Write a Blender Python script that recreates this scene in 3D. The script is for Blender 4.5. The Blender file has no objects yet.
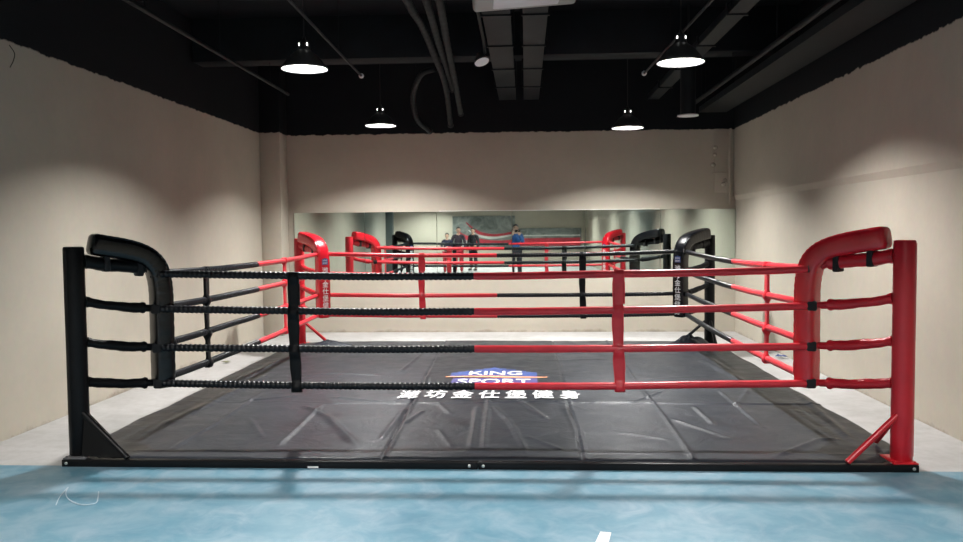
import bpy, bmesh, math, random
import numpy as np
from mathutils import Vector, Matrix, noise
PI = math.pi
random.seed(7)
scene = bpy.context.scene
COL = scene.collection

# ------------------------------------------------------------------ helpers
class MB:
    """collects vertices and faces of ONE mesh"""
    def __init__(s):
        s.v, s.f, s.m = [], [], []
    def add(s, verts, faces, mi=0):
        b = len(s.v)
        s.v.extend([tuple(x) for x in verts])
        s.f.extend([tuple(i + b for i in q) for q in faces])
        s.m.extend([mi] * len(faces))
    def box(s, c, d, mi=0, rot=None):
        c = Vector(c); h = Vector(d) / 2
        P = []
        for x in (-1, 1):
            for y in (-1, 1):
                for z in (-1, 1):
                    q = Vector((x * h.x, y * h.y, z * h.z))
                    if rot is not None: q = rot @ q
                    P.append(c + q)
        s.add(P, [(0, 1, 3, 2), (4, 6, 7, 5), (0, 4, 5, 1), (2, 3, 7, 6), (0, 2, 6, 4), (1, 5, 7, 3)], mi)
    def sweep(s, pts, prof, up=None, mi=0, caps=True, scales=None):
        """prof: list of (a, b); a along the side axis, b along the normal axis; may be a function of ring index"""
        pts = [Vector(p) for p in pts]
        n = len(pts)
        P, F = [], []
        side = None
        for i in range(n):
            t = (pts[min(i + 1, n - 1)] - pts[max(i - 1, 0)]).normalized()
            if up is not None:
                a = t.cross(Vector(up))
                if a.length < 1e-5: a = Vector((1, 0, 0))
                a.normalize()
            else:
                if side is None:
                    ref = Vector((0, 0, 1)) if abs(t.z) < .9 else Vector((1, 0, 0))
                    a = t.cross(ref).normalized()
                else:
                    a = (side - t * side.dot(t)).normalized()
                side = a
            b = a.cross(t).normalized()
            pr = prof(i) if callable(prof) else prof
            k = scales[i] if scales else 1
            for (x, y) in pr:
                P.append(pts[i] + a * x * k + b * y * k)
        m = len(pr)
        for i in range(n - 1):
            for j in range(m):
                j2 = (j + 1) % m
                F.append((i * m + j, i * m + j2, (i + 1) * m + j2, (i + 1) * m + j))
        if caps:
            F.append(tuple(range(m - 1, -1, -1)))
            F.append(tuple((n - 1) * m + j for j in range(m)))
        s.add(P, F, mi)
    def tube(s, pts, r, seg=12, mi=0, caps=True):
        if not isinstance(r, (list, tuple)): r = [r] * len(pts)
        circ = [(math.cos(2 * PI * j / seg), math.sin(2 * PI * j / seg)) for j in range(seg)]
        s.sweep(pts, circ, None, mi, caps, scales=r)
    def lathe(s, prof, o=(0, 0, 0), seg=24, mi=0, capb=False, capt=False):
        o = Vector(o); P, F = [], []
        for (r, z) in prof:
            for j in range(seg):
                a = 2 * PI * j / seg
                P.append(o + Vector((r * math.cos(a), r * math.sin(a), z)))
        for i in range(len(prof) - 1):
            for j in range(seg):
                j2 = (j + 1) % seg
                F.append((i * seg + j, i * seg + j2, (i + 1) * seg + j2, (i + 1) * seg + j))
        if capb: F.append(tuple(range(seg - 1, -1, -1)))
        if capt: F.append(tuple((len(prof) - 1) * seg + j for j in range(seg)))
        s.add(P, F, mi)
    def build(s, name, mats, parent=None, smooth=False, bevel=0, segs=2, angle=40, loc=None):
        me = bpy.data.meshes.new(name)
        me.from_pydata(s.v, [], s.f)
        if not isinstance(mats, (list, tuple)): mats = [mats]
        for m in mats: me.materials.append(m)
        me.polygons.foreach_set('material_index', s.m)
        me.validate(); me.update()
        bm = bmesh.new(); bm.from_mesh(me)
        bmesh.ops.recalc_face_normals(bm, faces=bm.faces)
        if bevel:
            ed = [e for e in bm.edges if len(e.link_faces) == 2 and e.calc_face_angle(0) > math.radians(30)]
            bmesh.ops.bevel(bm, geom=ed, offset=bevel, segments=segs, profile=.5, affect='EDGES', clamp_overlap=True)
            smooth = True
        bm.to_mesh(me); bm.free()
        if smooth:
            me.polygons.foreach_set('use_smooth', [True] * len(me.polygons))
            try: me.set_sharp_from_angle(angle=math.radians(angle))
            except Exception: pass
        o = bpy.data.objects.new(name, me)
        COL.objects.link(o)
        if parent is not None: o.parent = parent
        if loc is not None: o.location = loc
        return o

def tag(o, label=None, cat=None, group=None, kind=None):
    if label: o['label'] = label
    if cat: o['category'] = cat
    if group: o['group'] = group
    if kind: o['kind'] = kind
    return o

def thing(name, label, cat, loc=(0, 0, 0), rz=0, group=None):
    o = bpy.data.objects.new(name, None)
    o.empty_display_size = .1
    COL.objects.link(o)
    o.location = loc; o.rotation_euler = (0, 0, rz)
    return tag(o, label, cat, group)

def copy_tree(o, parent=None):
    c = o.copy(); COL.objects.link(c)
    if parent is not None: c.parent = parent
    for ch in o.children: copy_tree(ch, c)
    return c

def catmull(P, n=8):
    P = [Vector(p) for p in P]
    Q = [P[0] * 2 - P[1]] + P + [P[-1] * 2 - P[-2]]
    out = []
    for i in range(1, len(Q) - 2):
        for k in range(n):
            t = k / n
            a, b, c, d = Q[i - 1], Q[i], Q[i + 1], Q[i + 2]
            out.append(.5 * ((2 * b) + (c - a) * t + (2 * a - 5 * b + 4 * c - d) * t * t + (3 * b - a - 3 * c + d) * t ** 3))
    out.append(P[-1])
    return out

def rrect(w, h, n=24, e=4.0):
    out = []
    for j in range(n):
        a = 2 * PI * j / n
        c, s_ = math.cos(a), math.sin(a)
        out.append((w / 2 * math.copysign(abs(c) ** (2 / e), c), h / 2 * math.copysign(abs(s_) ** (2 / e), s_)))
    return out

# ------------------------------------------------------------------ materials
def newmat(name):
    m = bpy.data.materials.new(name); m.use_nodes = True
    nt = m.node_tree
    b = nt.nodes['Principled BSDF']
    return m, nt, b

def noise_node(nt, scale, detail=4, rough=.55, coord='Object', dist=0.0, stretch=None):
    tc = nt.nodes.new('ShaderNodeTexCoord')
    n = nt.nodes.new('ShaderNodeTexNoise')
    n.inputs['Scale'].default_value = scale
    n.inputs['Detail'].default_value = detail
    n.inputs['Roughness'].default_value = rough
    n.inputs['Distortion'].default_value = dist
    if stretch:
        mp = nt.nodes.new('ShaderNodeMapping'); mp.inputs['Scale'].default_value = stretch
        nt.links.new(tc.outputs[coord], mp.inputs['Vector']); nt.links.new(mp.outputs['Vector'], n.inputs['Vector'])
    else:
        nt.links.new(tc.outputs[coord], n.inputs['Vector'])
    return n

def ramp(nt, src, stops):
    r = nt.nodes.new('ShaderNodeValToRGB')
    el = r.color_ramp.elements
    el[0].position, el[0].color = stops[0][0], (*stops[0][1], 1)
    el[1].position, el[1].color = stops[-1][0], (*stops[-1][1], 1)
    for p, c in stops[1:-1]:
        e = el.new(p); e.color = (*c, 1)
    nt.links.new(src, r.inputs['Fac'])
    return r

def bump(nt, b, src, strength, dist=.01):
    n = nt.nodes.new('ShaderNodeBump')
    n.inputs['Strength'].default_value = strength; n.inputs['Distance'].default_value = dist
    nt.links.new(src, n.inputs['Height']); nt.links.new(n.outputs['Normal'], b.inputs['Normal'])

def simple(name, col, rough=.5, var=.12, scale=6, metal=0, bumpy=0, spec=.5, coat=0):
    m, nt, b = newmat(name)
    n = noise_node(nt, scale)
    lo = tuple(c * (1 - var) for c in col); hi = tuple(min(1, c * (1 + var)) for c in col)
    r = ramp(nt, n.outputs['Fac'], [(.3, lo), (.7, hi)])
    nt.links.new(r.outputs['Color'], b.inputs['Base Color'])
    b.inputs['Roughness'].default_value = rough
    b.inputs['Metallic'].default_value = metal
    b.inputs['Specular IOR Level'].default_value = spec
    if coat:
        b.inputs['Coat Weight'].default_value = coat; b.inputs['Coat Roughness'].default_value = .15
    if bumpy:
        n2 = noise_node(nt, scale * 12, 3)
        bump(nt, b, n2.outputs['Fac'], bumpy, .004)
    return m

def emit(name, col, s):
    m, nt, b = newmat(name)
    b.inputs['Base Color'].default_value = (.8, .8, .8, 1)
    b.inputs['Emission Color'].default_value = (*col, 1)
    b.inputs['Emission Strength'].default_value = s
    return m

BLACKPAINT = (.0055, .0075, .0100)
def wall_material(name, col, lineZ=3.005):
    """beige skim-coated plaster, sprayed black above a ragged line"""
    m, nt, b = newmat(name)
    L = nt.links
    tc = nt.nodes.new('ShaderNodeTexCoord')
    sep = nt.nodes.new('ShaderNodeSeparateXYZ'); L.new(tc.outputs['Object'], sep.inputs[0])
    n1 = noise_node(nt, 1.1, 5, .6)
    r1 = ramp(nt, n1.outputs['Fac'], [(.3, tuple(c * .93 for c in col)), (.7, tuple(min(1, c * 1.05) for c in col))])
    n2 = noise_node(nt, 14, 4, .6)
    mix = nt.nodes.new('ShaderNodeMix'); mix.data_type = 'RGBA'; mix.blend_type = 'MULTIPLY'; mix.inputs['Factor'].default_value = .12
    L.new(r1.outputs['Color'], mix.inputs['A']); L.new(n2.outputs['Color'], mix.inputs['B'])
    # dirt splashes just over the floor
    nd = noise_node(nt, 3.2, 6, .7)
    zd = nt.nodes.new('ShaderNodeMapRange'); zd.inputs['From Min'].default_value = .16; zd.inputs['From Max'].default_value = 0
    L.new(sep.outputs['Z'], zd.inputs['Value'])
    md = nt.nodes.new('ShaderNodeMath'); md.operation = 'MULTIPLY'
    L.new(zd.outputs['Result'], md.inputs[0]); L.new(nd.outputs['Fac'], md.inputs[1])
    rd = ramp(nt, md.outputs[0], [(.40, (1, 1, 1)), (.58, (.62, .60, .58))])
    mix2 = nt.nodes.new('ShaderNodeMix'); mix2.data_type = 'RGBA'; mix2.blend_type = 'MULTIPLY'; mix2.inputs['Factor'].default_value = 1
    L.new(mix.outputs['Result'], mix2.inputs['A']); L.new(rd.outputs['Color'], mix2.inputs['B'])
    # ragged edge of the black spray paint
    ne = noise_node(nt, 9, 5, .65)
    me_ = nt.nodes.new('ShaderNodeMath'); me_.operation = 'MULTIPLY_ADD'
    me_.inputs[1].default_value = .07; L.new(ne.outputs['Fac'], me_.inputs[0]); L.new(sep.outputs['Z'], me_.inputs[2])
    st = nt.nodes.new('ShaderNodeMapRange')
    st.inputs['From Min'].default_value = lineZ + .03; st.inputs['From Max'].default_value = lineZ + .042
    L.new(me_.outputs[0], st.inputs['Value'])
    mix3 = nt.nodes.new('ShaderNodeMix'); mix3.data_type = 'RGBA'
    L.new(st.outputs['Result'], mix3.inputs['Factor']); L.new(mix2.outputs['Result'], mix3.inputs['A'])
    mix3.inputs['B'].default_value = (*BLACKPAINT, 1)
    L.new(mix3.outputs['Result'], b.inputs['Base Color'])
    b.inputs['Roughness'].default_value = .85
    b.inputs['Specular IOR Level'].default_value = .25
    bump(nt, b, n2.outputs['Fac'], .25, .006)
    return m

M = {}
WALLCOL = (.495, .452, .378)
M['wall'] = wall_material('beige_plaster', WALLCOL)
M['ceil'] = simple('black_sprayed_concrete', BLACKPAINT, .9, .25, 3, bumpy=.2, spec=.2)
M['beamdark'] = simple('black_sprayed_beam', (.0062, .0085, .011), .8, .3, 4, spec=.3)
M['duct'] = simple('dark_grey_duct', (.0055, .0078, .0102), .6, .25, 5, spec=.3)
M['hose'] = simple('dusty_dark_hose', (.006, .0085, .0102), .7, .3, 8, spec=.3)
M['pipe'] = simple('dusty_grey_pipe', (.013, .017, .020), .55, .3, 9, spec=.3)
M['white_plastic'] = simple('white_plastic', (.34, .34, .32), .45, .05, 3)
M['red'] = simple('red_vinyl', (.50, .012, .024), .34, .10, 5, bumpy=.05, spec=.5)
M['redpad'] = simple('glossy_red_vinyl', (.56, .010, .022), .24, .08, 4, bumpy=.03, coat=.25)
M['redrope'] = simple('red_rope_vinyl', (.64, .026, .042), .36, .12, 9)
M['redpaint'] = simple('red_painted_steel', (.50, .012, .022), .3, .1, 6)
M['black'] = simple('black_vinyl', (.003, .0034, .0046), .45, .2, 5, bumpy=.08, spec=.2)
M['blackpad'] = simple('glossy_black_vinyl', (.003, .0034, .005), .24, .2, 4, bumpy=.04, spec=.35, coat=.12)
M['blackrope'] = simple('black_rope_wrap', (.005, .006, .009), .34, .2, 9, spec=.35)
M['blacksteel'] = simple('black_painted_steel', (.004, .004, .005), .38, .25, 8, spec=.25)
M['greysteel'] = simple('scuffed_grey_steel', (.14, .14, .15), .5, .35, 12)
M['velcro'] = simple('black_webbing', (.008, .008, .010), .8, .2, 30)
M['screw'] = simple('zinc_screw', (.62, .62, .60), .35, .1, 20, metal=.8)
M['sticker'] = simple('white_paper_sticker', (.75, .75, .74), .6, .05, 20)
M['whiteprint'] = simple('white_print', (.78, .78, .80), .5, .04, 10)
M['blueprint'] = simple('blue_print', (.036, .068, .23), .45, .2, 9)
M['violetprint'] = simple('violet_print', (.065, .055, .19), .45, .2, 9)
M['orangeprint'] = simple('orange_print', (.85, .33, .16), .45, .1, 9)
M['palewhite'] = simple('aluminium_strip', (.70, .71, .69), .4, .06, 6)
M['lampshade'] = simple('black_lamp_enamel', (.055, .058, .062), .40, .1, 6)
M['lampinner'] = simple('white_lamp_inside', (.07, .07, .07), .5, .02, 6)
M['lampneck'] = simple('dark_lamp_neck', (.03, .03, .032), .35, .1, 6)
M['cord'] = simple('black_cord', (.012, .012, .013), .6, .1, 9)
LAMP = 2350.0
M['lampglow'] = emit('lamp_diffuser', (1.0, .985, .955), LAMP)
M['lampslot'] = emit('lamp_slot_glow', (1.0, .97, .93), 4)
M['canrim'] = simple('grey_white_rim', (.70, .71, .72), .5, .06, 8)
M['spotface'] = simple('pale_frosted_face', (.88, .89, .90), .5, .03, 8)
M['paper'] = simple('white_paper', (.82, .82, .82), .7, .03, 14)
M['thread'] = simple('white_thread', (.42, .50, .56), .8, .05, 20)
M['bluefilm'] = simple('blue_plastic_film', (.04, .07, .20), .35, .3, 14)
M['leaf'] = simple('dry_olive_scrap', (.20, .20, .12), .8, .3, 30)
M['skin'] = simple('skin', (.56, .34, .25), .5, .08, 9)
M['hair'] = simple('black_hair', (.012, .010, .010), .5, .3, 40)
M['eye'] = simple('dark_eye', (.02, .015, .012), .2, .1, 9)
M['lip'] = simple('lip', (.42, .16, .14), .5, .1, 9)
M['navycloth'] = simple('navy_cloth', (.018, .022, .05), .85, .3, 10, bumpy=.1)
M['plumcloth'] = simple('dark_plum_cloth', (.03, .020, .032), .85, .3, 10, bumpy=.1)
M['redcloth'] = simple('red_cloth', (.40, .02, .035), .85, .25, 10, bumpy=.1)
M['bluecloth'] = simple('blue_jacket_cloth', (.03, .10, .30), .8, .25, 10, bumpy=.1)
M['darkcloth'] = simple('charcoal_cloth', (.018, .018, .024), .85, .3, 10, bumpy=.1)
M['shoe'] = simple('dark_shoe', (.03, .03, .03), .5, .2, 10)
M['phone'] = simple('black_phone_shell', (.012, .012, .014), .25, .1, 9)

def mirror_material():
    m, nt, b = newmat('mirror_silver')
    n = noise_node(nt, 1.3, 2)
    r = ramp(nt, n.outputs['Fac'], [(.3, (.72, .83, .78)), (.7, (.75, .85, .81))])
    nt.links.new(r.outputs['Color'], b.inputs['Base Color'])
    b.inputs['Metallic'].default_value = 1; b.inputs['Roughness'].default_value = .015
    n2 = noise_node(nt, 2.2, 1)
    bump(nt, b, n2.outputs['Fac'], .02, .004)
    return m
M['mirror'] = mirror_material()
M['glassedge'] = simple('green_glass_edge', (.06, .11, .10), .2, .1, 9)

def concrete_material():
    m, nt, b = newmat('pale_dusty_concrete')
    L = nt.links
    n = noise_node(nt, .9, 6, .6); r = ramp(nt, n.outputs['Fac'], [(.3, (.36, .355, .35)), (.55, (.45, .443, .44)), (.75, (.53, .524, .52))])
    n2 = noise_node(nt, 7, 6, .7); r2 = ramp(nt, n2.outputs['Fac'], [(.35, (.86, .85, .84)), (.6, (1, 1, 1))])
    mix = nt.nodes.new('ShaderNodeMix'); mix.data_type = 'RGBA'; mix.blend_type = 'MULTIPLY'; mix.inputs['Factor'].default_value = 1
    L.new(r.outputs['Color'], mix.inputs['A']); L.new(r2.outputs['Color'], mix.inputs['B'])
    L.new(mix.outputs['Result'], b.inputs['Base Color'])
    b.inputs['Roughness'].default_value = .55
    bump(nt, b, n2.outputs['Fac'], .15, .004)
    return m
M['concrete'] = concrete_material()

def bluefloor_material():
    m, nt, b = newmat('worn_blue_floor_paint')
    L = nt.links
    n = noise_node(nt, 1.3, 6, .68, dist=.4, stretch=(1, 1.6, 1))
    r = ramp(nt, n.outputs['Fac'], [(.25, (.052, .170, .250)), (.5, (.092, .225, .300)), (.75, (.165, .290, .360))])
    n2 = noise_node(nt, 4.5, 6, .65, dist=.8)
    r2 = ramp(nt, n2.outputs['Fac'], [(.42, (0, 0, 0)), (.75, (.8, .8, .8))])
    mix = nt.nodes.new('ShaderNodeMix'); mix.data_type = 'RGBA'
    L.new(r2.outputs['Color'], mix.inputs['Factor']); L.new(r.outputs['Color'], mix.inputs['A'])
    mix.inputs['B'].default_value = (.25, .335, .405, 1)
    L.new(mix.outputs['Result'], b.inputs['Base Color'])
    n3 = noise_node(nt, 2, 4); r3 = ramp(nt, n3.outputs['Fac'], [(.3, (.36,) * 3), (.7, (.55,) * 3)])
    L.new(r3.outputs['Color'], b.inputs['Roughness'])
    bump(nt, b, n2.outputs['Fac'], .06, .004)
    return m
M['bluefloor'] = bluefloor_material()

def canvas_material():
    m, nt, b = newmat('black_vinyl_ring_cover')
    L = nt.links
    n = noise_node(nt, 1.2, 5, .6); r = ramp(nt, n.outputs['Fac'], [(.3, (.0175, .0210, .0285)), (.7, (.027, .0315, .041))])
    tc = nt.nodes.new('ShaderNodeTexCoord'); sx = nt.nodes.new('ShaderNodeSeparateXYZ'); L.new(tc.outputs['Object'], sx.inputs[0])
    a1 = nt.nodes.new('ShaderNodeMath'); a1.operation = 'COMPARE'; a1.inputs[1].default_value = -.01; a1.inputs[2].default_value = .69
    L.new(sx.outputs['X'], a1.inputs[0])                      # the middle one of the three welded sheets is tinted darker
    mx = nt.nodes.new('ShaderNodeMix'); mx.data_type = 'RGBA'; mx.blend_type = 'MULTIPLY'; mx.inputs['B'].default_value = (.66, .68, .70, 1)
    L.new(a1.outputs[0], mx.inputs['Factor']); L.new(r.outputs['Color'], mx.inputs['A'])
    L.new(mx.outputs['Result'], b.inputs['Base Color'])
    n2 = noise_node(nt, 5, 4); r2 = ramp(nt, n2.outputs['Fac'], [(.3, (.33,) * 3), (.7, (.46,) * 3)])
    b.inputs['Specular IOR Level'].default_value = .32; L.new(r2.outputs['Color'], b.inputs['Roughness'])
    n3 = noise_node(nt, 3.6, 6, .6, dist=1.2)
    bump(nt, b, n3.outputs['Fac'], .38, .022)
    return m
M['canvas'] = canvas_material()

def mural_material():
    m, nt, b = newmat('grey_printed_backdrop')
    n = noise_node(nt, 1.5, 6, .65, dist=1.2)
    r = ramp(nt, n.outputs['Fac'], [(.3, (.07, .085, .08)), (.5, (.19, .21, .20)), (.7, (.36, .38, .36))])
    nt.links.new(r.outputs['Color'], b.inputs['Base Color']); b.inputs['Roughness'].default_value = .7
    return m
M['mural'] = mural_material()
M['bannerred'] = simple('red_banner_print', (.42, .03, .05), .7, .3, 3)
M['bannerwhite'] = simple('white_banner_print', (.6, .6, .58), .7, .2, 4)
M['pillargrey'] = simple('grey_green_pillar_paint', (.10, .115, .11), .7, .15, 3)

# ------------------------------------------------------------------ room shell
XL, XR, YB, ZC = -3.60, 3.425, 6.97, 4.05
YE, YR, XA = -4.25, -16.5, -8.0       # end of the left wall, rear wall, side annex
T = .15
def structure(name, mb, mat, **k):
    o = mb.build(name, mat, **k); o['kind'] = 'structure'; return o
b = MB(); b.box(((XA + XR) / 2, (YB + YR) / 2, -.1), (XR - XA + 2 * T, YB - YR + 2 * T, .2)); structure('floor', b, M['concrete'])
b = MB(); b.box(((XL + XR) / 2, (YE - .085) / 2, .0015), (XR - XL - .01, -.085 - YE, .003))
structure('floor_front', b, M['bluefloor'])
b = MB(); b.box(((XA + XR) / 2, (YB + YR) / 2, ZC + .1), (XR - XA + 2 * T, YB - YR + 2 * T, .2)); structure('ceiling', b, M['ceil'])
# back wall with the pilaster in its left corner
b = MB(); b.box(((XL + XR) / 2, YB + T / 2, ZC / 2), (XR - XL + 2 * T, T, ZC))
structure('wall_back', b, M['wall'])
b = MB(); b.box((XL + .152, YB - .19, ZC / 2), (.304, .38, ZC)); structure('trim_1', b, M['wall'], bevel=.012)
b = MB(); b.box((XL - T / 2, (YB + YE) / 2, ZC / 2), (T, YB - YE, ZC)); structure('wall_left', b, M['wall'])
# right wall: the upper part overhangs the lower one a little with a chamfered edge
b = MB()
sec = [(XR, 0), (XR, 1.955), (XR - .028, 2.022), (XR - .028, ZC), (XR + T, ZC), (XR + T, 0)]
P = [(x, YR, z) for x, z in sec] + [(x, YB, z) for x, z in sec]
F = [(i, (i + 1) % 6, 6 + (i + 1) % 6, 6 + i) for i in range(6)] + [tuple(range(5, -1, -1)), tuple(range(6, 12))]
b.add(P, F); structure('wall_right', b, M['wall'])
b = MB(); b.box(((XA + XR) / 2, YR - T / 2, ZC / 2), (XR - XA, T, ZC)); structure('wall_rear', b, M['wall'])
b = MB(); b.box((XA - T / 2, (YE + YR) / 2, ZC / 2), (T, YE - YR, ZC)); structure('wall_annex', b, M['wall'])
b = MB(); b.box(((XA + XL) / 2 - T / 2, YE + T / 2, ZC / 2), (XL - XA - T, T, ZC)); structure('wall_return', b, M['wall'])
# square painted pillars behind the camera, seen in the mirror
b = MB(); b.box((XL + .02, YE - .16, ZC / 2), (.34, .32, ZC)); structure('trim_2', b, M['pillargrey'], bevel=.015)
b = MB(); b.box((-4.6, -9.5, ZC / 2), (.4, .4, ZC)); structure('trim_3', b, M['pillargrey'], bevel=.015)
# concrete beams across the ceiling
for k, y in enumerate((4.35, -1.0, -6.5, -12.0)):
    b = MB(); b.box(((XL + XR) / 2, y, 3.80), (XR - XL - .02, .32, .5)); structure('ceiling_beam', b, M['beamdark'], bevel=.01)
# narrow ledge over the mirrors
b = MB(); b.box((.66, YB - .016, 1.838), (3.3, .032, .010)); structure('trim_4', b, M['palewhite'], bevel=.003)

# ------------------------------------------------------------------ mirrors
seams = [-3.205, -2.122, -1.023, .111, 1.203, 2.315, 3.418]
where = ['in the left corner of the back wall beside the pilaster', 'second from the left, behind the red corner post gap',
         'third from the left, reflecting the two spectators', 'right of the middle, reflecting the person in blue',
         'second from the right, reflecting a red corner pad', 'in the right corner, behind the black corner post']
tilt = [0, .35, .10, .65, .42, .30]
for i in range(6):
    w = seams[i + 1] - seams[i] - .006
    b = MB(); b.box((0, 0, 0), (w, .008, .935))
    o = b.build('mirror_panel', [M['glassedge'], M['mirror']])
    for p in o.data.polygons:
        if p.normal.y < -.9: p.material_index = 1
    o.location = ((seams[i] + seams[i + 1]) / 2, YB - .022, 1.3635); o.rotation_euler = (0, 0, math.radians(tilt[i]))
    tag(o, 'square wall mirror panel ' + where[i], 'mirror', 'mirror panels along the back wall')

# ------------------------------------------------------------------ boxing ring: canvas
def seg_dist(X, Y, pl):
    D = np.full(X.shape, 1e9); Tt = np.zeros(X.shape)
    n = len(pl) - 1
    for k in range(n):
        (x0, y0), (x1, y1) = pl[k], pl[k + 1]
        dx, dy = x1 - x0, y1 - y0
        t = np.clip(((X - x0) * dx + (Y - y0) * dy) / (dx * dx + dy * dy), 0, 1)
        d = np.hypot(X - x0 - t * dx, Y - y0 - t * dy)
        c = d < D
        D = np.where(c, d, D); Tt = np.where(c, (k + t) / n, Tt)
    return D, Tt
NX, NY = 420, 420
Y0, Y1, XH = -.062, 5.56, 2.80
def xlim(y):
    c = np.maximum(0, .34 - (y - Y0)) + np.maximum(0, .34 - (Y1 - y))
    return XH - c + .012 * np.sin(y * 2.3) + .008 * np.sin(y * 7.1)
yy = np.linspace(Y0, Y1, NY)
uu = np.linspace(-1, 1, NX)
XX = uu[None, :] * xlim(yy)[:, None]; YY = np.repeat(yy[:, None], NX, 1)
folds = [([(-1.42, .21), (-1.44, 1.56)], .012, .020), ([(-1.56, 1.48), (-1.27, 1.08), (-.85, .22)], .014, .03),
         ([(-2.13, .15), (-2.10, .87), (-2.14, 2.16)], .010, .02), ([(-.07, .16), (-.10, 1.5)], .012, .020), ([(.02, .14), (-.02, 1.83)], .011, .018),
         ([(.02, 1.54), (.18, .94), (.31, .07)], .009, .02), ([(.21, 1.83), (.47, 1.04)], .011, .022), ([(1.93, .04), (2.35, .47), (2.48, .48)], .014, .025),
         ([(2.07, 2.25), (2.07, .84)], .010, .018), ([(2.06, 1.53), (2.35, 2.25)], .012, .02), ([(1.70, 1.52), (1.73, .9)], .010, .018),
         ([(-1.02, 3.19), (-.93, 4.59)], .010, .02), ([(-1.40, 1.85), (-1.06, 1.73), (-.78, 1.61)], .013, .03), ([(1.19, 1.64), (1.53, 2.15)], .010, .02),
         ([(-.54, 1.31), (-.64, .86)], .008, .02), ([(-.71, 1.45), (-.73, .41)], .008, .02), ([(.63, 1.47), (.69, .44)], .007, .02),
         ([(-2.2, 1.68), (-1.74, 1.94)], .009, .025), ([(-2.51, .61), (-2.38, 2.46), (-2.36, 3.18)], .014, .05), ([(2.74, 2.03), (2.57, .48)], .014, .03),
         ([(2.28, 3.97), (2.45, 2.25)], .016, .04), ([(2.32, 4.74), (2.42, 3.2)], .016, .05), ([(-2.58, 2.46), (-2.49, 4.6)], .018, .05),
         ([(-2.1, 2.9), (-1.7, 3.1), (-1.2, 2.95)], .008, .03), ([(.5, 3.9), (1.2, 4.0)], .006, .03), ([(-2.0, 4.6), (2.2, 4.62)], .007, .03),
         ([(1.5, 2.8), (2.2, 2.95)], .007, .03), ([(.9, .7), (1.3, .45)], .008, .02), ([(1.45, 1.05), (1.75, .5)], .008, .02), ([(-1.9, 1.05), (-1.6, .45)], .008, .02),
         ([(-.45, 1.62), (-.30, 1.2)], .006, .025), ([(.55, 1.7), (.85, 1.35)], .007, .02), ([(.3, .5), (.55, .15)], .006, .02), ([(-.35, .7), (-.2, .2)], .006, .02)]
HH = np.zeros(XX.shape)
for pl, amp, wd in folds:
    D, Tt = seg_dist(XX, YY, pl)
    HH += amp * np.exp(-(D / wd) ** 2) * np.clip(4 * np.sin(PI * np.clip(Tt, .03, .97)), 0, 1)
# welded seams between the sheets and the overlap across the front third
sx1 = -.64 - .025 * YY; HH += .006 / (1 + np.exp(-(XX - sx1) / .006)) - .006
HH += .010 * np.exp(-((XX - sx1 - .018) / .014) ** 2) * (.6 + .4 * np.sin(YY * 5))
sx2 = 1.385 + .01 * np.sin(YY * 1.7); HH += .010 * np.exp(-((XX - sx2) / .014) ** 2)
fy = 1.645 + .03 * np.sin(XX * 2.1) + .015 * np.sin(XX * 6.3)
HH += np.where(XX > .85, 1, np.where(XX > -1.35, .55, .25)) * .010 * np.exp(-((YY - fy) / .016) ** 2)
sx3 = .672 + .012 * np.sin(YY * 2.2); HH += .006 / (1 + np.exp((XX - sx3) / .006)) + .009 * np.exp(-((XX - sx3 - .016) / .013) ** 2) * (.6 + .4 * np.sin(YY * 4.1))
for sx in (sx1, sx3): HH -= .012 * np.exp(-((XX - sx) / .011) ** 2)
# front hem
HH += .004 * np.exp(-((YY - .10) / .02) ** 2) * (.7 + .3 * np.sin(XX * 3.1))
ns = np.zeros(XX.shape)
for j in range(0, NY):
    y = yy[j]
    for i in range(0, NX, 3):
        v = noise.noise(Vector((XX[j, i] * 1.6, y * 1.6, 3.3))) * .006 + noise.noise(Vector((XX[j, i] * 5, y * 5, 8.1))) * .0025
        ns[j, i:i + 3] = v
k3 = np.ones(5) / 5
ns = np.apply_along_axis(lambda a: np.convolve(np.pad(a, 2, 'edge'), k3, 'valid'), 1, ns)
HH += ns + .058
edge = np.minimum(np.minimum(YY - Y0, Y1 - YY), xlim(yy)[:, None] - np.abs(XX))
HH = np.where(edge < .03, HH - .02 * (1 - edge / .03) ** 2, HH)
HH = np.maximum(HH, .02)
def canvas_z(x, y):
    j = int(round((y - Y0) / (Y1 - Y0) * (NY - 1)))
    i = int(round((x / float(xlim(np.array(y))) + 1) / 2 * (NX - 1)))
    return float(HH[max(0, min(NY - 1, j)), max(0, min(NX - 1, i))])
verts = np.stack([XX, YY, HH], -1).reshape(-1, 3).tolist()
faces = [(j * NX + i, j * NX + i + 1, (j + 1) * NX + i + 1, (j + 1) * NX + i) for j in range(NY - 1) for i in range(NX - 1)]
rim = [i for i in range(NX)] + [j * NX + NX - 1 for j in range(1, NY)] + [(NY - 1) * NX + i for i in range(NX - 2, -1, -1)] + [j * NX for j in range(NY - 2, 0, -1)]
base = len(verts)
for q in rim:
    x, y, z = verts[q]; verts.append([x * 1.001, y, .004])
n = len(rim)
faces += [(rim[k], base + k, base + (k + 1) % n, rim[(k + 1) % n]) for k in range(n)]
mat_root = thing('ring_cover', 'wrinkled black vinyl cover spread over the boxing ring floor, with printed lettering', 'ring mat')
b = MB(); b.add(verts, faces); b.build('cover_sheet', M['canvas'], mat_root, smooth=True, angle=70)
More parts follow.
